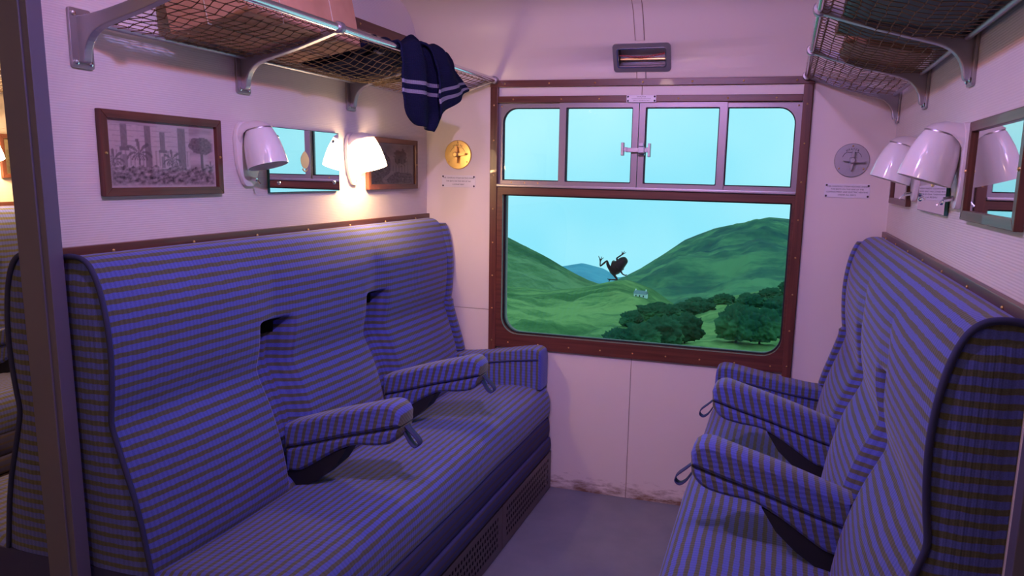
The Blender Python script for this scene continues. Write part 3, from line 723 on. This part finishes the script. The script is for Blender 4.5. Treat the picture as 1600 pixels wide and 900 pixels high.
def fbm(x,y,s=0.): return noise.fractal(Vector((x,y,s)),1.,2.,4)
def palm(u,v,px,py,r,h):
    """0..1 ink of a palm with drooping fronds and a trunk"""
    ink=0.
    dx,dy=(u-px)*1.95,v-py; d=math.hypot(dx,dy)
    if d<r*1.3:
        a=math.atan2(dy+d*d*1.6/r*.45,dx); k=abs(math.sin(a*6.5+.4))
        if k>.45+.5*d/(r*1.3) and dy>-.55*r: ink=.8
    if abs(dx)<.012+.004*math.sin(v*160) and py-h<v<py: ink=.8
    return ink
def art_city(u,v):
    """sepia engraving of a columned palace above palms and a crowd"""
    g=.50-.10*v+.16*fbm(u*3,v*14,2)
    if u<.74 and v<.93:
        g=.52+.05*fbm(u*40,v*40,5)
        if v>.55: g-=.12*(abs(math.sin((v-u*.06)*42))<.22)
        if .33<v<.56: g-=.16*(math.sin(u*170)>.35)
        for c,wd,t_,b in ((.15,.024,.94,.60),(.35,.028,.97,.25),(.48,.024,.84,.58),(.66,.034,.92,.22)):
            if abs(u-c)<wd and b<v<t_: g=.24+.05*fbm(u*60,v*20,3)
            if b>.5 and abs(u-c)<wd*1.6 and b-.05<v<b: g=.20
            if b>.5 and abs(u-c)<wd*.8 and .30<v<b-.10: g=.28
    for p in ((.27,.50,.17,.22),(.06,.40,.13,.15),(.56,.42,.13,.16),(.95,.30,.10,.12)):
        k=palm(u,v,*p); g=lin(g,.13,k)
    if abs(u-.855)<.014 and .30<v<.60: g=.17
    if ((u-.85)/.13)**2+((v-.66)/.13)**2<1+.5*fbm(u*16,v*16,9): g=.20+.10*fbm(u*50,v*50,1)
    if v<.32+.07*fbm(u*9,3.,1): g=.26+.34*fbm(u*26,v*22,4)+.08*fbm(u*90,v*60,8)
    e=min(u*1.9,(1-u)*1.9,v,1-v); g=lin(.58,g,sstep(.0,.10,e))
    return max(.04,min(.7,g))
def art_castle(u,v):
    """dim engraving of a ruined tower, a tree and a winding path"""
    g=.52+.16*fbm(u*3,v*4,7)
    if .50<u<.86 and v<.55+.08*math.copysign(1,math.sin(u*60)): g=.46+.16*(math.sin(u*95)>.3)*(v>.2)
    if math.hypot((u-.68)*1.4,(v-.66))<.20+.09*fbm(u*11,v*11,3): g-=.26
    if u<.45 and v<.72+.14*fbm(u*8,1.,2): g=.32+.22*fbm(u*20,v*20,5)
    if v<.30+.05*fbm(u*6,2.,1): g=.30+.22*fbm(u*24,v*30,6)
    if v<.32 and abs(u-(.42-.5*(v-.16)**2-.10*math.sin(v*14)))<.05: g+=.30
    e=min(u,1-u,v,1-v); g=lin(.60,g,sstep(.0,.06,e))
    return max(.05,min(.8,g))
PRM=mat('printed_paper',rough=.6); _a=N(PRM,'ShaderNodeVertexColor',layer_name='print'); lk(PRM,_a.outputs[0],bsdf(PRM).inputs['Base Color'])
def picture(fx,y0,y1,art,tint,label,label_print):
    z0,z1=1.3195,1.5205
    root=empty('framed_picture',(fx(0),(y0+y1)/2,z0)); off=Vector((-fx(0),-(y0+y1)/2,-z0)); tag(root,label,'picture','framed pictures on the partitions')
    def add(mb,nm,m,**k):
        mb.v=[(fx(x)+off.x,y+off.y,z+off.z) for x,y,z in mb.v]; return mb.build(nm,m,root,**k)
    t=.020; D=.016
    for poly,nm,m in (([(y0,z0),(y1,z0),(y1-t,z0+t),(y0+t,z0+t)],'frame_rail',WY),([(y0,z1),(y0+t,z1-t),(y1-t,z1-t),(y1,z1)],'frame_rail',WY),
                   ([(y0,z0),(y0+t,z0+t),(y0+t,z1-t),(y0,z1)],'frame_stile',WZ),([(y1,z0),(y1,z1),(y1-t,z1-t),(y1-t,z0+t)],'frame_stile',WZ)):
        add(MB().prism(poly,lambda a,b,d:(d,a,b),.001,D),nm,m,bevel=.0016)
    for y in (y0+t*.5,y1-t*.5): add(MB().lathe([(.004,0),(.003,.002),(.0005,.003)],8,(D,y,(z0+z1)/2),(1,0,0)),'screw',BRASS,smooth=SM)
    nu,nv=150,74; a0,a1,b0,b1=y0+t-.002,y1-t+.002,z0+t-.002,z1-t+.002
    mb=MB(); P=[[(.006,lin(a0,a1,i/nu),lin(b0,b1,j/nv)) for j in range(nv+1)] for i in range(nu+1)]; mb.grid(P)
    o=add(mb,'print',PRM,fix=False); ca=o.data.color_attributes.new('print','FLOAT_COLOR','POINT')
    fl=fx(1)<fx(0); k=0
    for i in range(nu+1):
        for j in range(nv+1):
            u=1-i/nu if fl else i/nu
            g=art(u,j/nv); ca.data[k].color=(g*tint[0],g*tint[1],g*tint[2],1); k+=1
    o['label']=label_print
    mb=MB(); mb.v=[(.0085,a0,b0),(.0085,a1,b0),(.0085,a1,b1),(.0085,a0,b1)]; mb.face((0,1,2,3)); add(mb,'glazing',GLASS,fix=False)
CT=(1.0,.86,.80)
picture(lambda x:x,-1.711,-1.314,art_city,CT,'mahogany framed sepia print of columns and palms near the post','sepia print of columns and palms')
picture(lambda x:x,-.525,-.117,art_castle,(.92,.82,.66),'mahogany framed dim landscape print behind the lit lamp','dim landscape print')
picture(lambda x:W-x,-1.711,-1.305,art_city,CT,'mahogany framed print whose glass reflects the bright sky and a lamp','monochrome print behind glass')
picture(lambda x:W-x,-.525,-.117,art_castle,(.92,.82,.76),'mahogany framed print half hidden behind the unlit lamp by the steel dial','monochrome print behind glass')
picture(lambda x:-1.95+x,-.455,-.05,art_castle,(1.0,.9,.62),'mahogany framed landscape print in the next compartment','coloured landscape print')

# ------------------------------------------------------------------ scarf
def knit():
    m=mat('navy_knit',rough=.95,spec=.1); uv=N(m,'ShaderNodeUVMap'); sp=N(m,'ShaderNodeSeparateXYZ'); lk(m,uv.outputs[0],sp.inputs[0])
    v=sp.outputs[1]; mk=None
    for a in (.112,.142,.335,.365):
        s=math_n(m,'LESS_THAN',math_n(m,'ABSOLUTE',math_n(m,'SUBTRACT',v,a)),.0060); mk=s if mk is None else math_n(m,'MAXIMUM',mk,s)
    lk(m,mixc(m,mk,(.010,.012,.040),(.30,.28,.36)),bsdf(m).inputs['Base Color'])
    k=math_n(m,'SINE',math_n(m,'MULTIPLY',sp.outputs[0],2*math.pi/.006)); k2=math_n(m,'SINE',math_n(m,'MULTIPLY',v,2*math.pi/.005))
    bump(m,math_n(m,'ADD',k,k2),.4,.001); return m
KN=knit()
sf=empty('scarf',(.30,-.70,1.74)); tag(sf,'navy knitted scarf with pale double stripes draped over the rack rail','scarf')
so=Vector((-.30,.70,-1.74))
def cloth(rowsL,rowsR,nm,uv0,nu=14,fold=.010,fr=3.,thick=.006,v0=0.):
    """cloth strip between two edge paths; v runs along its length"""
    Lp=smooth_path(rowsL,6); Rp=smooth_path(rowsR,6); n=len(Lp); S=[0]
    for i in range(1,n): S.append(S[-1]+((Lp[i]+Rp[i])/2-(Lp[i-1]+Rp[i-1])/2).length)
    P=[];U=[]
    for i in range(n):
        wd=Rp[i]-Lp[i]; row=[];ur=[]
        tan=(Lp[min(i+1,n-1)]+Rp[min(i+1,n-1)]-Lp[max(i-1,0)]-Rp[max(i-1,0)]); nrm=wd.cross(tan).normalized()
        for j in range(nu+1):
            t=j/nu; a=fold*math.sin(t*math.pi*fr+.6)*math.sin(math.pi*t)**.4+.004*noise.noise(Vector((i*.25,j*.4,uv0)))
            row.append(Lp[i]+wd*t+nrm*a+so); ur.append((t*.2,v0+S[-1]-S[i]))
        P.append(row);U.append(ur)
    mb=MB(); mb.grid(P,U); o=mb.build(nm,KN,sf,smooth=True,fix=False); s=o.modifiers.new('t','SOLIDIFY'); s.thickness=thick; s.offset=0
    return o
# tail hanging down over the rail (bottom hem last)
cloth([(.16,-.86,1.735),(.24,-.87,1.768),(.312,-.872,1.796),(.340,-.875,1.790),(.349,-.880,1.745),(.350,-.880,1.690),(.350,-.876,1.635),(.350,-.855,1.575),(.350,-.80,1.548)],
      [(.16,-.62,1.755),(.24,-.63,1.790),(.312,-.64,1.812),(.342,-.645,1.806),(.358,-.620,1.760),(.362,-.612,1.700),(.362,-.612,1.640),(.362,-.625,1.585),(.362,-.685,1.528)],'hanging_tail',1.,fold=.012,fr=3.2)
# folded second tail turning outwards
cloth([(.22,-.70,1.77),(.30,-.72,1.803),(.335,-.72,1.818),(.364,-.71,1.800),(.380,-.692,1.745),(.386,-.686,1.690),(.386,-.682,1.630),(.384,-.672,1.582)],
      [(.22,-.52,1.76),(.30,-.53,1.797),(.338,-.535,1.812),(.362,-.535,1.785),(.376,-.540,1.750),(.380,-.500,1.728),(.380,-.430,1.700),(.378,-.425,1.690)],'folded_tail',2.,fold=.010,fr=2.4,v0=.082)
# crumpled rest lying in the net
mb=MB(); n1,n2=46,26; P=[];U=[]
for lay in (0,1):
    P=[];U=[]
    for i in range(n1+1):
        y=lin(-.975,-.46,i/n1); row=[];ur=[]
        for j in range(n2+1):
            t=j/n2; x=lin(.05,.29,t)+.02*noise.noise(Vector((y*6,lay*3,0)))
            e=min(i/n1,1-i/n1,t,1-t); base=lin(1.703,1.768,(x-.03)/.276)-(.010+.030*gauss(y+.80,.25))*math.sin(math.pi*min(1,max(0,(x-.03)/.276)))
            h=.007+sstep(0,.25,e)*(.048+.036*lay+.040*noise.noise(Vector((y*7,x*9,4+lay)))+.012*math.sin(y*40+x*30*lay))
            row.append(Vector((x,y+.03*noise.noise(Vector((x*9,lay,2.))),base+.010+max(.006,h)))+so); ur.append((x,y))
        P.append(row);U.append(ur)
    mbb=MB(); mbb.grid(P,U); o=mbb.build('crumpled_fold',KN,sf,smooth=True,fix=False); s=o.modifiers.new('t','SOLIDIFY'); s.thickness=.012; s.offset=0

# ------------------------------------------------------------------ housings of the stage lights, and two added fill lamps, out of view
for (loc,aim,k),lab in zip(SPOTS,('black stage light hung over the corridor, aimed at the seat under the mirror','black stage light hung over the corridor, aimed at the seat facing the mirror')):
    o=empty('stage_light',loc); tag(o,lab,'stage light','stage lights over the corridor'); q=(Vector(aim)-Vector(loc)).to_track_quat('-Z','Y'); ax=(q@Vector((0,0,1)))
    MB().lathe([(.050,.03),(.055,.05),(.055,.16),(.035,.19)],24,(0,0,0),ax).build('can',BLACK,o,smooth=SM)
    MB().lathe([(.054,.03),(.054,.006),(.052,.006),(.052,.03)],24,(0,0,0),ax,cap=False).build('rim',BLACK,o,smooth=SM)
    MB().tube([ax*.11+Vector((0,0,.05)),Vector((ax.x*.11,ax.y*.11,2.55-loc[2]))],.008,8).build('yoke',BLACK,o,smooth=SM)
co=empty('corridor_fill_lamp',(.55,-3.45,2.08)); tag(co,'added dim warm fill lamp with a globe on the corridor wall opposite the compartment','lamp')  # unseen lamp added as warm fill for the cove and window wall
MB().lathe([(.06,0),(.06,.012),(.03,.02),(.02,.06)],24,(0,0,0),(0,1,0)).build('wall_rose',BRASS,co,smooth=SM)
MB().lathe([(.02,-.05),(.045,-.04),(.06,0),(.045,.04),(.002,.058)],24,(0,.09,.03),(0,0,1)).build('globe',mat('fill_globe',(.8,.7,.6),.4,emit=(1.,.7,.5),estr=2.),co,smooth=True)
point_light('corridor_fill_light',(.55,-3.26,2.11),(1.,.66,.50),5.5,.06)
cl=empty('ceiling_fill_lamp',(-1.0,-.95,2.148)); tag(cl,'added round opal fill lamp on the ceiling of the next compartment','ceiling lamp')  # unseen lamp added to brighten the next compartment
MB().lathe([(.11,-.001),(.11,-.018),(.095,-.026),(.075,-.028)],32,(0,0,0)).build('lamp_base',WHITEP,cl,smooth=SM)
MB().lathe([(.07,-.028),(.066,-.036),(.04,-.044),(.002,-.047)],28,(0,0,0)).build('lens',LITG,cl,smooth=SM)
point_light('next_fill_light',(-1.0,-.95,2.05),(1.,.60,.28),34,.05)

# ------------------------------------------------------------------ frog on the outside of the pane
def frog():
    pts=dict(rump=(.857,.984),mid=(.859,1.006),sh=(.877,1.024),head=(.896,1.039),sn=(.911,1.049),hip=(.841,1.000),hm=(.829,1.020),hk=(.826,1.038),an=(.797,1.011),ft=(.797,1.036),t1=(.789,1.056),t2=(.803,1.054),t3=(.811,1.050),s2=(.873,1.032),el=(.867,1.050),ha=(.892,1.068),f1=(.889,1.081),f2=(.901,1.083),f3=(.907,1.077),s3=(.885,.999),e3=(.894,.985),h3=(.905,.979),g1=(.916,.983),g2=(.919,.977),h4=(.858,.978),k4=(.875,.958),a4=(.840,.958),q1=(.830,.960),q2=(.838,.946))
    rad=dict(rump=.021,mid=.034,sh=.027,head=.021,sn=.014,hip=.010,hm=.0072,hk=.0050,an=.0032,ft=.0026,t1=.0013,t2=.0013,t3=.0013,s2=.0055,el=.0038,ha=.0026,f1=.0011,f2=.0011,f3=.0011,s3=.0050,e3=.0032,h3=.0022,g1=.0011,g2=.0011,h4=.0060,k4=.0040,a4=.0026,q1=.0013,q2=.0013)
    ed=[('mid','rump'),('mid','sh'),('sh','head'),('head','sn'),('mid','hip'),('hip','hm'),('hm','hk'),('hk','an'),('an','ft'),('ft','t1'),('ft','t2'),('ft','t3'),('sh','s2'),('s2','el'),('el','ha'),('ha','f1'),('ha','f2'),('ha','f3'),('mid','s3'),('s3','e3'),('e3','h3'),('h3','g1'),('h3','g2'),('rump','h4'),('h4','k4'),('k4','a4'),('a4','q1'),('a4','q2')]
    ks=list(pts); o0=Vector((.86,.04,1.0)); me=bpy.data.meshes.new('frog')
    me.from_pydata([(pts[k][0]-.86,(0. if rad[k]>.012 else -.012+rad[k]),pts[k][1]-1.0) for k in ks],[(ks.index(a),ks.index(b)) for a,b in ed],[])
    ob=bpy.data.objects.new('frog',me); C.objects.link(ob); ob.location=(.86,.0385,1.0)
    m=ob.modifiers.new('skin','SKIN'); m.use_smooth_shade=True
    for i,k in enumerate(ks):
        sv=me.skin_vertices[0].data[i]; r=rad[k]; sv.radius=(r*(.72 if r>.012 else 1),r) if False else (r,r); sv.use_root=(k=='mid')
    s=ob.modifiers.new('sub','SUBSURF'); s.levels=2; s.render_levels=2
    FR=mat('frog_skin',(.022,.034,.022),.6,spec=.2); me.materials.append(FR)
    tag(ob,'small dark frog clinging to the window pane','frog'); 
    for dx,dz in ((.896-.86-.010,.050),(.896-.86+.006,.028)):
        MB().lathe([(.0005,-.004),(.003,-.002),(.0038,0),(.003,.002),(.0005,.004)],10,(dx,.010,dz),(0,1,0)).build('eye',BLACK,ob,smooth=True)
frog()

# ------------------------------------------------------------------ valley outside the window
def green(name,a,b,c,s,detail=8.):
    m=mat(name,rough=.95,spec=.05); t=N(m,'ShaderNodeTexCoord'); mp=N(m,'ShaderNodeMapping'); mp.inputs['Scale'].default_value=(s*.55,s*.8,s*1.6); lk(m,t.outputs['Object'],mp.inputs['Vector'])
    n=N(m,'ShaderNodeTexNoise',Scale=1.,Detail=detail,Roughness=.74); lk(m,mp.outputs[0],n.inputs['Vector'])
    n2=N(m,'ShaderNodeTexNoise',Scale=.22,Detail=3.); lk(m,mp.outputs[0],n2.inputs['Vector'])
    f=math_n(m,'ADD',math_n(m,'MULTIPLY',n.outputs['Fac'],.6),math_n(m,'MULTIPLY',n2.outputs['Fac'],.4))
    lk(m,ramp(m,f,[(.43,a),(.5,b),(.58,c)]),bsdf(m).inputs['Base Color']); return m
G_BLUE=green('haze_blue_slope',(.10,.30,.42),(.13,.36,.48),(.15,.40,.50),.004)  # blue haze of distance is put into the ridge's base colour
G_RIGHT=green('bracken_green_slope',(.018,.075,.075),(.045,.135,.085),(.115,.25,.115),.011)
G_LEFT=green('hill_grass',(.05,.12,.05),(.10,.19,.075),(.18,.28,.12),.022)
G_NEAR=green('meadow_grass',(.06,.14,.045),(.12,.22,.07),(.24,.34,.11),.045)
G_TREE=green('tree_foliage',(.012,.055,.030),(.028,.10,.05),(.06,.16,.065),.35)
HILLS={}
def resample(pts,n):
    x0,x1=pts[0][0],pts[-1][0]; out=[]
    for i in range(n+1): x=lin(x0,x1,i/n); out.append((x,interp(pts,x)))
    return out
def hill(name,Yc,crest,Yf,foot,m,label,amp,fq,nu=130,nv=46,pw=1.,back=.25):
    cr=resample(crest,nu); fo=resample(foot,nu); P=[]
    for j in range(-8,nv+1):
        row=[]
        for i in range(nu+1):
            (cx,cz),(fx_,fz)=cr[i],fo[i]
            if j<0:
                k=-j/8; y=Yc+(Yc-Yf)*.35*k; x=cx; z=cz-abs(cz)*back*k*k
            else:
                s=j/nv; y=lin(Yc,Yf,s); x=lin(cx,fx_,s); z=lin(cz,fz,s**pw)
            z+=amp*(sstep(0,.12,max(0,j)/nv)*.9+.1)*noise.fractal(Vector((x*fq,y*fq*.6,len(name))),.9,2.,6)
            row.append((x,y,z))
        P.append(row)
    mb=MB(); mb.grid(P); o=mb.build(name,m,smooth=True,fix=False); tag(o,label,'hill','hills outside the window')
    HILLS[name+label[:4]]=(cr,fo,Yc,Yf,P[8:],nu,nv); return o
A_c=[(-2018,-315.1),(-1504,-351.7),(-1295,-380.5),(-1158,-424.9),(-1057,-457.8),(-942,-432.1),(-844,-451.8),(-763,-494.1),(-638,-470.7),(-451,-520.8)]
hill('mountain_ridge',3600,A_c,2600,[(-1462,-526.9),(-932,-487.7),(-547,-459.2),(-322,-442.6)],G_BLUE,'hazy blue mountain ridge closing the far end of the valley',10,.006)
B_c=[(-715,-467.9),(-620,-404.4),(-529,-343.1),(-440,-292.7),(-355,-243.9),(-288,-197.5),(-240,-161.4),(-176,-133.6),(-97,-113.9),(-35,-98.5),(14,-101.4),(102,-108.9),(235,-123.5),(404,-138.6)]
hill('hillside',2000,B_c,740,[(-301,-175.9),(-229,-162.8),(-161,-147.1),(-96,-138.7),(-35,-130.7),(23,-123.1),(79,-118.8),(132,-114.8)],G_RIGHT,'tall green hillside with dark bracken beyond the trees',26,.006,nu=160,nv=80)
C_c=[(-632,-33.4),(-534,-59.5),(-439,-84.6),(-393,-101.5),(-357,-115.8),(-317,-133.4),(-278,-149.7),(-249,-157.2),(-221,-175.7),(-182,-205.3)]
hill('hillside',1050,C_c,620,[(-383,-133.8),(-284,-126.2),(-231,-119.2),(-163,-116.9),(-129,-119.9),(-96,-122.8)],G_LEFT,'steep grassy hillside falling towards the far valley',12,.012)
NF=[(-108,-68.7),(-87,-58.7),(-70,-49.9),(-49,-48.6),(-32,-48.5),(-15,-48.5),(9,-50.3),(31,-52.6)]
D_c=[(-394,-107.6),(-297,-107.6),(-258,-108.0),(-214,-109.2),(-178,-103.2),(-154,-97.0),(-140,-94.3),(-122,-99.4),(-105,-109.0),(-85,-118.9),(-57,-130.7),(-23,-150.2)]
hill('knoll',650,D_c,190,NF,G_NEAR,'rounded grassy knoll with the white cottage on its flank',5,.03,nv=60)
E_c=[(-139,-119.1),(-110,-108.1),(-92,-100.9),(-69,-95.4),(-47,-88.2),(-26,-81.3),(-5,-76.3),(16,-70.5),(47,-64.2),(81,-57.8)]
hill('meadow',530,E_c,190,[(x+2,z) for x,z in NF],G_NEAR,'bright green meadow dotted with dark bushy trees',4,.03,nv=60)
def ground(x,y):
    best=-1e9
    for k,(cr,fo,Yc,Yf,P,nu,nv) in HILLS.items():
        if not k.startswith(('knoll','meadow')): continue
        s=(Yc-y)/(Yc-Yf)
        if not 0<=s<=1: continue
        j=min(nv,int(round(s*nv))); row=P[j]
        i=min(range(nu+1),key=lambda q:abs(row[q][0]-x))
        if abs(row[i][0]-x)<6: best=max(best,row[i][2])
    return best
TREES=[(-44,220,7.8,9.0),(-35,208,8.1,11.1),(-32,232,9.5,12.4),(-27,248,9.7,11.0),(-55,300,6.9,9.6),(-54,340,8.4,13.2),(-48,360,8.3,12.7),(-41,380,8.7,13.4),(-37,420,8.2,13.4),(-10,240,11.9,12.8),(-3,248,11.4,14.5),(3,300,11.7,13.8),(9,280,11.4,13.9),(-12,400,9.2,14.1),(-29,460,7.3,12.2),(-1,460,8.9,16.2),(9,440,8.5,14.0),(-36,500,5.3,13.2),(-62,512,6.3,16.3),(-49,504,6.2,16.0),(-44,200,3.9,7.8),(-75,512,5.4,11.7),(-17,208,3.7,7.4),(10,200,7.1,8.9)]
CROWNS=[]
for q in range(3):
    bm=bmesh.new(); bmesh.ops.create_icosphere(bm,subdivisions=5,radius=.5)
    for v in bm.verts:
        d=v.co.normalized(); v.co=d*(.5*(1+.30*noise.fractal(d*2.3+Vector((q*7,0,0)),.8,2.,5)+.16*noise.noise(d*8)+.09*noise.noise(d*19))); v.co.z=max(v.co.z,-.34)
    me=bpy.data.meshes.new('crown'); bm.to_mesh(me); bm.free(); me.shade_smooth(); me.materials.append(G_TREE); CROWNS.append(me)
BARK=mat('bark',(.08,.06,.045),.9)
_tk=MB().tube([(0,0,-.06),(.01,0,.15),(.0,.01,.40)],[.05,.035,.02],8).build('trunk',BARK,smooth=True); TRUNK=_tk.data; bpy.data.objects.remove(_tk)
for i,(x,y,h,wd) in enumerate(TREES):
    z=ground(x,y)
    if z<-1e8: continue
    r=empty('bushy_tree',(x,y,z-.2)); r.rotation_euler=(0,0,i*1.3)
    tag(r,('broad dark bushy tree in the clump below the cottage' if x<-24 and h>6 and y<440 else 'tall dark bushy tree in the clump on the bright meadow' if y<320 and h>6 else 'small dark bush scattered over the far meadow below the tall hillside'),'tree','bushy trees outside the window')
    c=bpy.data.objects.new('crown',CROWNS[i%3]); C.objects.link(c); c.parent=r; c.scale=(wd,wd*.9,h*1.05); c.location=(0,0,h*.50)
    k=bpy.data.objects.new('trunk',TRUNK); C.objects.link(k); k.parent=r; k.scale=(h*.8,h*.8,h)
hx,hy=-94.5,545; hz=ground(hx,hy)
ho=empty('cottage',(hx,hy,hz+.1)); ho.rotation_euler=(0,0,R(-12)); tag(ho,'tiny white cottage with a grey roof in the valley','house')
ho.scale=(.72,.72,.8)
MB().box(-6.5,6.5,-3,3,0,4.2).build('wall',mat('whitewash',(.85,.85,.85),.8),ho)
MB().prism([(-3.4,4.1),(3.4,4.1),(0,7.0)],lambda a,b,d:(d,a,b),-6.9,6.9).build('roof',mat('slate',(.20,.24,.27),.7),ho)
for x in (-4,0,4): MB().box(x-.6,x+.6,-3.08,-2.98,1.4,3.0).build('window',BLACK,ho)
for x in (-5.6,5.6): MB().box(x-.5,x+.5,-.5,.5,6,8.2).build('chimney',mat('whitewash'),ho)
